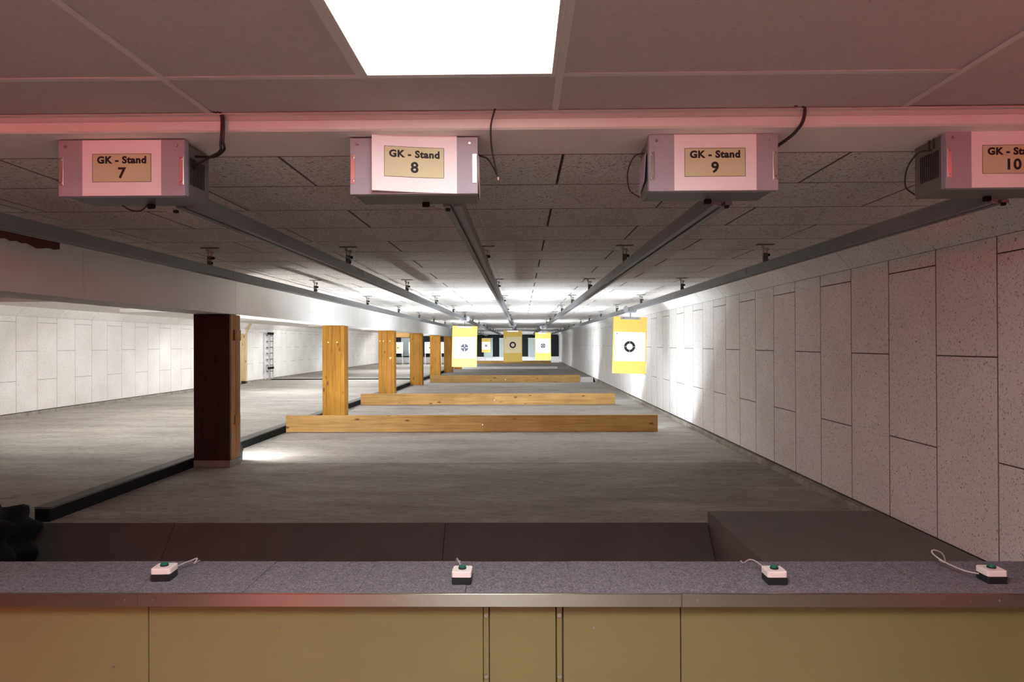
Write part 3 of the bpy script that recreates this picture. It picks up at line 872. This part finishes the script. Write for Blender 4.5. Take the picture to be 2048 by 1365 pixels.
t = thing('signal_lamp', 'added unseen red fill lamp on the right booth wall beside the counter', 'lamp', (W, 1.0, Z(0.50)), 0, 'red signal lamps on the booth walls')  # unseen lamp added to redden the right boxes and beam
box('housing', M['box_body'], t, -0.05, 0, -0.25, 0.25, -0.12, 0.12, 0.006)
box('lens', M['red_fill'], t, -0.065, -0.05, -0.22, 0.22, -0.10, 0.10, 0.004)


# ------------------------------------------------------------------ lane boxes with signs
def text_mesh(body, size, bold):
    cu = bpy.data.curves.new('t', 'FONT'); cu.body = body; cu.size = size; cu.offset = bold
    cu.space_character = 1.09; cu.align_x = 'CENTER'; cu.align_y = 'CENTER'; cu.extrude = 0.0004
    cu.resolution_u = 3
    ob = bpy.data.objects.new('t', cu); COL.objects.link(ob)
    dg = bpy.context.evaluated_depsgraph_get(); dg.update()
    me = bpy.data.meshes.new_from_object(ob.evaluated_get(dg))
    bpy.data.objects.remove(ob)
    me.materials.clear(); me.materials.append(M['ink'])
    return me


BOXES = [(7, -1.768, Z(0.5705), None), (8, -0.6485, Z(0.570), None), (9, 0.4865, Z(0.574), None), (10, 1.600, Z(0.577), None), (6, -2.89, Z(0.568), None)]
BW, BH, BD = 0.486, 0.2145, 0.215
LAB = {7: 'grey lane box with sign reading GK - Stand 7, slack cable loop beneath', 8: 'grey lane box with loose warped sign reading GK - Stand 8', 9: 'grey lane box with sign reading GK - Stand 9, thick cable at its right',
       10: 'grey lane box at the right edge with sign reading GK - Stand 10', 6: 'grey lane box without visible sign beyond the left edge'}
PAPER = {7: (0.093, 0.303), 8: (0.089, 0.318), 9: (0.095, 0.309), 10: (0.095, 0.309)}
PLATE = {7: (0.133, 0.224), 8: (0.135, 0.223), 9: (0.135, 0.226), 10: (0.136, 0.226)}
for num, x0, zb, _ in BOXES:
    t = thing('lane_box', LAB[num], 'control box', (x0, 2.587, zb), 0, 'lane boxes under the concrete beam')
    # housing
    ho = box('housing', M['box_body'], t, 0.006, BW - 0.006, 0.012, BD, 0.004, BH - 0.006, 0.003)
    for sx in (0.0045, BW - 0.0075):
        for j in range(10):
            yy = 0.055 + j * 0.0125
            box('vent_slot', M['vent'], ho, sx, sx + 0.003, yy, yy + 0.0055, 0.055, BH - 0.055)
    # front plate with returned edges
    fp = MB().box(0, BW, 0, 0.003, 0, BH, 0.001).box(0, 0.002, 0.003, 0.03, 0.0, BH).box(BW - 0.002, BW, 0.003, 0.03, 0, BH).box(0, BW, 0.003, 0.03, 0, 0.002)
    fpo = fp.build('front_plate', M['box_front'], t)
    box('mounting_lug', M['box_body'], t, 0.05, 0.12, 0.05, 0.17, BH - 0.008, Z(0.7868) - zb)
    box('mounting_lug', M['box_body'], t, BW - 0.12, BW - 0.05, 0.05, 0.17, BH - 0.008, Z(0.7868) - zb)
    for sx in (0.028, BW - 0.030):
        MB().cyl((sx, -0.006, BH - 0.024), 1, 0.005, 0.006, 10).build('screw', M['screw'], t)
    for sx in (0.003, BW - 0.020):
        st = box('edge_strip', M['bright_metal'], t, sx, sx + 0.017, -0.004, 0.0, 0.040, 0.150, 0.001)
        for sz in (0.051, 0.140):
            MB().cyl((sx + 0.0085, -0.008, sz), 1, 0.0045, 0.004, 10).build('screw', M['screw'], st)
    # under side: two black stops with a thin rod between
    ls = box('limit_switch', M['knob'], t, 0.252, 0.280, BD - 0.055, BD - 0.038, -0.016, 0.003, 0.002)
    box('switch_tip', M['knob'], ls, 0.342, 0.360, BD - 0.024, BD - 0.008, -0.028, -0.016, 0.002)
    MB().tube([(0.280, BD - 0.05, -0.016), (0.342, BD - 0.016, -0.024)], 0.0022, 6).build('switch_rod', M['cable_wire'], ls)
    if num in PAPER:
        px, pw = PAPER[num]; qx, qw = PLATE[num]
        if num == 8:
            # loose sheet: bows out at its left edge, hangs a little askew and stands above the plate
            sh = MB(); nn = 14; vs = []
            for i in range(nn + 1):
                u = i / nn; bow = 0.026 * (1 - u) ** 2 + 0.0015
                for zz in (-0.001, 0.219):
                    vs.append((px + pw * u, -bow, zz + 0.006 - 0.010 * (u - 0.5) * 1.0))
            nv = len(vs)
            vs += [(a, b + 0.0008, c_) for a, b, c_ in vs]
            fs = []
            for i in range(nn):
                a = 2 * i
                fs.append((a, a + 2, a + 3, a + 1)); fs.append((nv + a, nv + a + 1, nv + a + 3, nv + a + 2))
                fs.append((a, nv + a, nv + a + 2, a + 2)); fs.append((a + 1, a + 3, nv + a + 3, nv + a + 1))
            fs += [(0, 1, nv + 1, nv), (2 * nn, nv + 2 * nn, nv + 2 * nn + 1, 2 * nn + 1)]
            sh.add(vs, fs)
            so = sh.build('sign_sheet', M['paper'], t)
            bow = lambda x: -(0.026 * (1 - (x - px) / pw) ** 2 + 0.0015) - 0.0008
            tl = 0.031
            pieces = []
            kq = MB(); n2 = 8
            za, zb_ = 0.058, 0.172
            vs = []; 
            for i in range(n2 + 1):
                x = qx + qw * i / n2; dz = 0.003 - tl * (x - qx - qw / 2)
                for zz in (za, zb_): vs.append((x, bow(x) + 0.0002, zz + dz))
            nv = len(vs); vs += [(a, b + 0.0005, c_) for a, b, c_ in vs]
            fs = []
            for i in range(n2):
                a = 2 * i; fs += [(a, a + 2, a + 3, a + 1), (nv + a, nv + a + 1, nv + a + 3, nv + a + 2)]
            kq.add(vs, fs)
            kq.build('sign_field', M['khaki_print'], so)
            bd = MB()
            for zz in (za, zb_):
                bd.tube([(qx + qw * i / n2, bow(qx + qw * i / n2) - 0.0002, zz + 0.003 - tl * (qw * i / n2 - qw / 2)) for i in range(n2 + 1)], 0.0007, 4)
            for x in (qx, qx + qw):
                bd.tube([(x, bow(x) - 0.0002, z_ + 0.003 - tl * (x - qx - qw / 2)) for z_ in (za, zb_)], 0.0007, 4)
            bd.build('sign_border', M['ink'], so)
            for body, size, zc in (('GK - Stand', 0.0365, 0.144), ('8', 0.056, 0.093)):
                me = text_mesh(body, size, 0.0016)
                for v in me.vertices:
                    x = v.co.x * 1.06 + qx + qw / 2 + 0.001
                    v.co = (x, bow(x) - 0.0004 - v.co.z, zc + v.co.y + 0.003 - tl * (x - qx - qw / 2))
                link('sign_lettering', me, so)
        else:
            so = box('sign_sheet', M['paper'], t, px, px + pw, -0.0016, -0.0004, 0.001, BH - 0.001)
            za, zb_ = 0.053, 0.161
            box('sign_field', M['khaki_print'], so, qx, qx + qw, -0.0021, -0.0016, za, zb_)
            bd = MB(); e = 0.0013
            bd.box(qx - e, qx + qw + e, -0.0026, -0.0016, zb_ - e, zb_).box(qx - e, qx + qw + e, -0.0026, -0.0016, za, za + e)
            bd.box(qx - e, qx, -0.0026, -0.0016, za, zb_).box(qx + qw, qx + qw + e, -0.0026, -0.0016, za, zb_)
            bd.build('sign_border', M['ink'], so)
            for body, size, zc in (('GK - Stand', 0.0365, 0.136), (str(num), 0.056, 0.086)):
                me = text_mesh(body, size, 0.0017)
                for v in me.vertices:
                    v.co = (v.co.x * 1.06 + qx + qw / 2, -0.0024 - v.co.z, zc + v.co.y)
                link('sign_lettering', me, so)
    if num == 8:      # bent side flap on the right
        MB().prism([(0.02, 0.150), (0.06, 0.145), (0.10, 0.11), (0.105, 0.0), (0.02, 0.055)], 0, BW + 0.001, BW + 0.003).build('side_flap', M['paper'], t)
    if num == 9:      # pinkish plate on the left side
        MB().prism([(0.06, 0.16), (0.19, 0.15), (0.20, 0.03), (0.10, 0.06)], 0, -0.003, 0.0).build('side_flap', M['box_front'], t)
    if num == 7:
        MB().tube(smooth_path([(0.13, BD - 0.02, 0.004), (0.16, BD - 0.01, -0.014), (0.20, BD - 0.01, -0.017), (0.235, BD - 0.02, 0.004)]), 0.003, 6).build('slack_cable', M['cable_black'], t)
    if num in (9, 10):
        MB().tube(smooth_path([(-0.004, 0.08, 0.165), (-0.035, 0.12, 0.165), (-0.055, 0.16, 0.115), (-0.045, 0.19, 0.05), (0.0, BD - 0.01, 0.02)]), 0.003, 6).build('side_cable', M['cable_black'], t)
    if num == 10:
        for yy in (0.075, 0.105):
            MB().tube([(0.0, yy, BH - 0.005), (0.0, yy, BH - 0.045)], 0.003, 6).build('side_cable', M['cable_black'], t)


# ------------------------------------------------------------------ cables from ceiling to boxes
def cable(name, lab, runs, r, tip=None):
    pts = runs[0]; o0 = Vector(pts[0])
    t = thing(name, lab, 'cable', pts[0])
    for run in runs:
        MB().tube([Vector(p) - o0 for p in smooth_path(run)], r, 8).build('strand', M['cable_black'], t)
    if tip:
        MB().tube([Vector(tip[0]) - o0, Vector(tip[1]) - o0], r * 1.15, 8).build('connector', M['cable_tip'], t)
    return t


cable('power_cable', 'thick black double cable from ceiling edge to the box numbered 7',
      [[(-1.118, 2.47, Z(0.852)), (-1.100, 2.490, Z(0.845)), (-1.098, 2.494, Z(0.80)), (-1.105, 2.50, Z(0.745)), (-1.115, 2.52, Z(0.722)), (-1.16, 2.56, Z(0.715)), (-1.225, 2.62, Z(0.712)), (-1.284, 2.66, Z(0.70))],
       [(-1.106, 2.47, Z(0.852)), (-1.092, 2.484, Z(0.845)), (-1.089, 2.488, Z(0.80)), (-1.094, 2.495, Z(0.748)), (-1.105, 2.53, Z(0.728)), (-1.17, 2.60, Z(0.722)), (-1.230, 2.65, Z(0.735)), (-1.284, 2.68, Z(0.745))]], 0.0052)
for p in (((-1.095, 2.492, Z(0.752)), (-1.098, 2.494, Z(0.745))),):
    pass
cable('power_cable', 'thin black cable hanging loose beside the box numbered 8, end dangling',
      [[(-0.090, 2.465, Z(0.853)), (-0.096, 2.480, Z(0.84)), (-0.108, 2.49, Z(0.79)), (-0.106, 2.53, Z(0.72)), (-0.092, 2.57, Z(0.655)), (-0.085, 2.58, Z(0.628))],
       [(-0.087, 2.582, Z(0.632)), (-0.105, 2.60, Z(0.675)), (-0.130, 2.63, Z(0.715)), (-0.165, 2.66, Z(0.735))]], 0.0034, ((-0.0855, 2.58, Z(0.632)), (-0.083, 2.58, Z(0.618))))
cable('power_cable', 'thick black cable curving from ceiling edge down to the box numbered 9',
      [[(0.985, 2.465, Z(0.853)), (1.012, 2.468, Z(0.856)), (1.030, 2.482, Z(0.843)), (1.026, 2.495, Z(0.800)), (1.012, 2.54, Z(0.772)), (0.985, 2.60, Z(0.752)), (0.968, 2.66, Z(0.742))]], 0.0062)

# ------------------------------------------------------------------ counter
CT = Z(-0.881)
t = thing('shooting_bench', 'long shelf of the shooting counter covered in grey felt with steel edge', 'counter', (0, 2.40, CT))
box('shelf_board', M['shelf_board'], t, -3.3, 2.66, 0.004, 0.362, -0.044, -0.006)
fx = [-3.3, -2.53, -1.735, -0.995, -0.588, -0.203, 0.180, 0.567, 1.45, 2.66]
for i, (a, b) in enumerate(zip(fx, fx[1:])):
    MB().box(a + 0.0009, b - 0.0009, 0.004, 0.362 - 0.001 * (i % 2), -0.006, 0.0 - 0.0008 * (i % 2)).build('felt_tile', M['felt'], t)
for a, b, dz in ((-3.3, -1.362, 0.0012), (-1.362, 0.558, 0), (0.558, 2.66, -0.0006)):
    st = MB().box(a + 0.0006, b - 0.0006, -0.0016, 0.004, -0.0445, dz, 0.0006).box(a + 0.0006, b - 0.0006, 0.004, 0.010, -0.0006 + dz * 0.5, 0.0008 + dz * 0.5).build('steel_strip', M['steel_edge'], t)
    for sx in (a + 0.06 if a < -3 else a + 0.055, (a + b) / 2 - 0.05, b - 0.52 if b < 2 else b - 1.0, b - 0.045):
        MB().cyl((sx, -0.0032, -0.022), 1, 0.0035, 0.003, 8).build('screw', M['screw'], st)
t = thing('bench_front', 'khaki panelled front of the shooting counter below the steel edge', 'counter', (0, 2.448, PIT))
ph = CT - 0.044 - PIT
box('back_board', M['shelf_board'], t, -3.3, 2.66, 0.025, 0.05, 0, ph)
for a, b in ((-3.3, -1.350), (-1.350, -0.140), (0.145, 0.565), (0.565, 2.66)):
    box('front_panel', M['khaki_panel'], t, a + 0.002, b - 0.002, 0.002, 0.024, 0.0, ph - 0.004, 0.001)
box('centre_post', M['khaki_panel'], t, -0.117, 0.118, -0.004, 0.024, 0.0, ph - 0.004, 0.001)
for sx in (-0.139, 0.123):
    st = box('joint_strip', M['khaki_panel'], t, sx, sx + 0.018, -0.002, 0.02, 0.0, ph - 0.006, 0.001)
    for hz in (Z(-0.972) - PIT, Z(-1.19) - PIT):
        MB().cyl((sx + 0.009, -0.009, hz), 1, 0.0075, 0.007, 12).build('bolt', M['screw'], st)
for sx, rz in ((-0.876, -1.018), (-1.475, -1.16), (0.254, -1.018), (1.41, -1.012)):
    MB().cyl((sx, -0.003, Z(rz) - PIT), 1, 0.0045, 0.005, 10).build('screw', M['screw'], t)


# push button boxes
def button(x, y, rz, lab, cab):
    t = thing('push_button_box', lab, 'push button', (x, y, CT + 0.0002), rz, 'push button boxes on the felt counter')
    w, dpt = 0.036, 0.072
    box('base', M['btn_base'], t, -w + 0.001, w - 0.001, 0.001, dpt - 0.001, 0, 0.028, 0.003)
    bm = bmesh.new(); bmesh.ops.create_cube(bm, size=1)
    for v in bm.verts:
        v.co = Vector((v.co.x * 2 * w, dpt / 2 + v.co.y * dpt, 0.0385 + v.co.z * 0.021))
    bmesh.ops.bevel(bm, geom=[e for e in bm.edges if abs(e.verts[0].co.z - e.verts[1].co.z) > 0.01], offset=0.009, segments=3, affect='EDGES', profile=0.5)
    bmesh.ops.bevel(bm, geom=[e for e in bm.edges if e.verts[0].co.z > 0.045 and e.verts[1].co.z > 0.045], offset=0.003, segments=2, affect='EDGES', profile=0.5)
    mb = MB(); mb.bm(bm); bm.free(); mb.build('lid', M['btn_lid'], t)
    b = MB().cyl((0, dpt / 2, 0.049), 2, 0.0150, 0.006, 20).build('button_collar', M['btn_base'], t)
    MB().cyl((0, dpt / 2, 0.0552), 2, 0.0135, 0.0055, 20, 0.0125).build('button', M['btn_green'], t)
    MB().tube(smooth_path(cab, 8), 0.0027, 8).build('cable', M['cable_grey'], t)
    return t


button(-1.345, 2.520, 0.06, 'white and black push button box under the sign 7, leftmost on the felt',
       [(0.012, 0.070, 0.026), (0.025, 0.11, 0.027), (0.045, 0.17, 0.026), (0.056, 0.195, 0.025), (0.050, 0.185, 0.010), (0.045, 0.195, 0.005), (0.05, 0.235, 0.0045)])
button(-0.222, 2.487, -0.02, 'white and black push button box under the sign 8, beside a felt seam',
       [(0.0, 0.070, 0.026), (-0.010, 0.10, 0.028), (-0.030, 0.18, 0.030), (-0.042, 0.222, 0.027), (-0.044, 0.235, 0.014), (-0.040, 0.24, 0.006), (-0.034, 0.262, 0.0045)])
button(0.925, 2.487, 0.0, 'white and black push button box under the sign 9, short cable arched behind',
       [(-0.010, 0.070, 0.028), (-0.014, 0.11, 0.032), (-0.022, 0.17, 0.033), (-0.036, 0.20, 0.030), (-0.046, 0.215, 0.016), (-0.05, 0.23, 0.006), (-0.05, 0.262, 0.0045)])
button(1.722, 2.497, 0.0, 'white and black push button box at the right end with long looped cable',
       [(-0.036, 0.05, 0.022), (-0.07, 0.08, 0.024), (-0.105, 0.13, 0.036), (-0.125, 0.17, 0.052), (-0.128, 0.185, 0.064), (-0.112, 0.19, 0.067), (-0.08, 0.20, 0.052), (-0.062, 0.21, 0.025), (-0.058, 0.225, 0.008), (-0.058, 0.255, 0.007)])

# ------------------------------------------------------------------ platform beside the right wall
t = thing('platform', 'low dark grey platform beside the right wall just behind the counter', 'platform', (1.39, 2.80, PIT))
top = 0.083 - PIT
box('side_wall', M['platform'], t, 0.0, 0.03, 0.0, 2.335, 0, top - 0.014)
box('back_wall', M['platform'], t, 0.03, 1.24, 2.305, 2.335, 0, top - 0.014)
for a, b in ((0.0, 0.62), (0.62, 1.68), (1.68, 2.335)):
    box('deck_board', M['platform'], t, 0.0, 1.255, a + 0.001, b - 0.001, top - 0.014, top, 0.001)

# ------------------------------------------------------------------ black heap at the left end of the pit
bm = bmesh.new(); bmesh.ops.create_icosphere(bm, subdivisions=5, radius=1)
for v in bm.verts:
    p = v.co.copy()
    q = Vector((p.x * 0.78, p.y * 0.95, p.z * (0.36 if p.z > 0 else 0.34)))
    # boxy sack outline with folds
    f = 0.05 * math.sin(9 * p.x + 3 * p.y) + 0.045 * math.sin(13 * p.y - 5 * p.z + 1) + 0.035 * math.sin(21 * p.x - 11 * p.z)
    q += p * f
    q.x *= 1.0 + 0.12 * (1 - abs(p.z))
    v.co = q
for cx_, cy_, cz_, rr in ((0.30, -0.15, 0.40, 0.13), (0.02, -0.05, 0.36, 0.18), (0.48, -0.1, 0.34, 0.17), (-0.25, 0.1, 0.44, 0.19), (0.1, 0.3, 0.36, 0.14), (0.62, 0.0, 0.20, 0.15)):
    g = bmesh.ops.create_icosphere(bm, subdivisions=3, radius=rr)
    for v in g['verts']:
        p = v.co.copy()
        v.co = p * (1 + 0.16 * math.sin(23 * p.x / rr * 0.25 + cx_ * 40) + 0.12 * math.sin(31 * p.z / rr * 0.25 + p.y * 20)) + Vector((cx_, cy_, cz_ - rr * 0.55))
mb = MB(); mb.bm(bm, True); bm.free()
tag(mb.build('tarp_heap', M['heap'], None, (-4.17, 4.20, -0.02)), 'black crumpled tarpaulin heap at the lower left behind the counter', 'tarpaulin')

# ragged dark remnant on the beam
pts = [(3.4, CEIL - 0.004), (4.62, CEIL - 0.004), (4.62, Z(0.655))]
nn = 26
for i in range(nn + 1):
    y = 4.60 - (4.60 - 3.4) * i / nn
    pts.append((y, Z(0.664 + 0.012 * (i / nn)) + random.uniform(-0.012, 0.010) + (-0.014 if 1 < i < 5 else 0)))
tag(MB().prism(pts, 0, BX1 + 0.0015, BX1 + 0.05).build('foam_remnant', M['ragged']), 'dark red ragged foam strip stuck to the top of the white beam at left', 'foam strip')
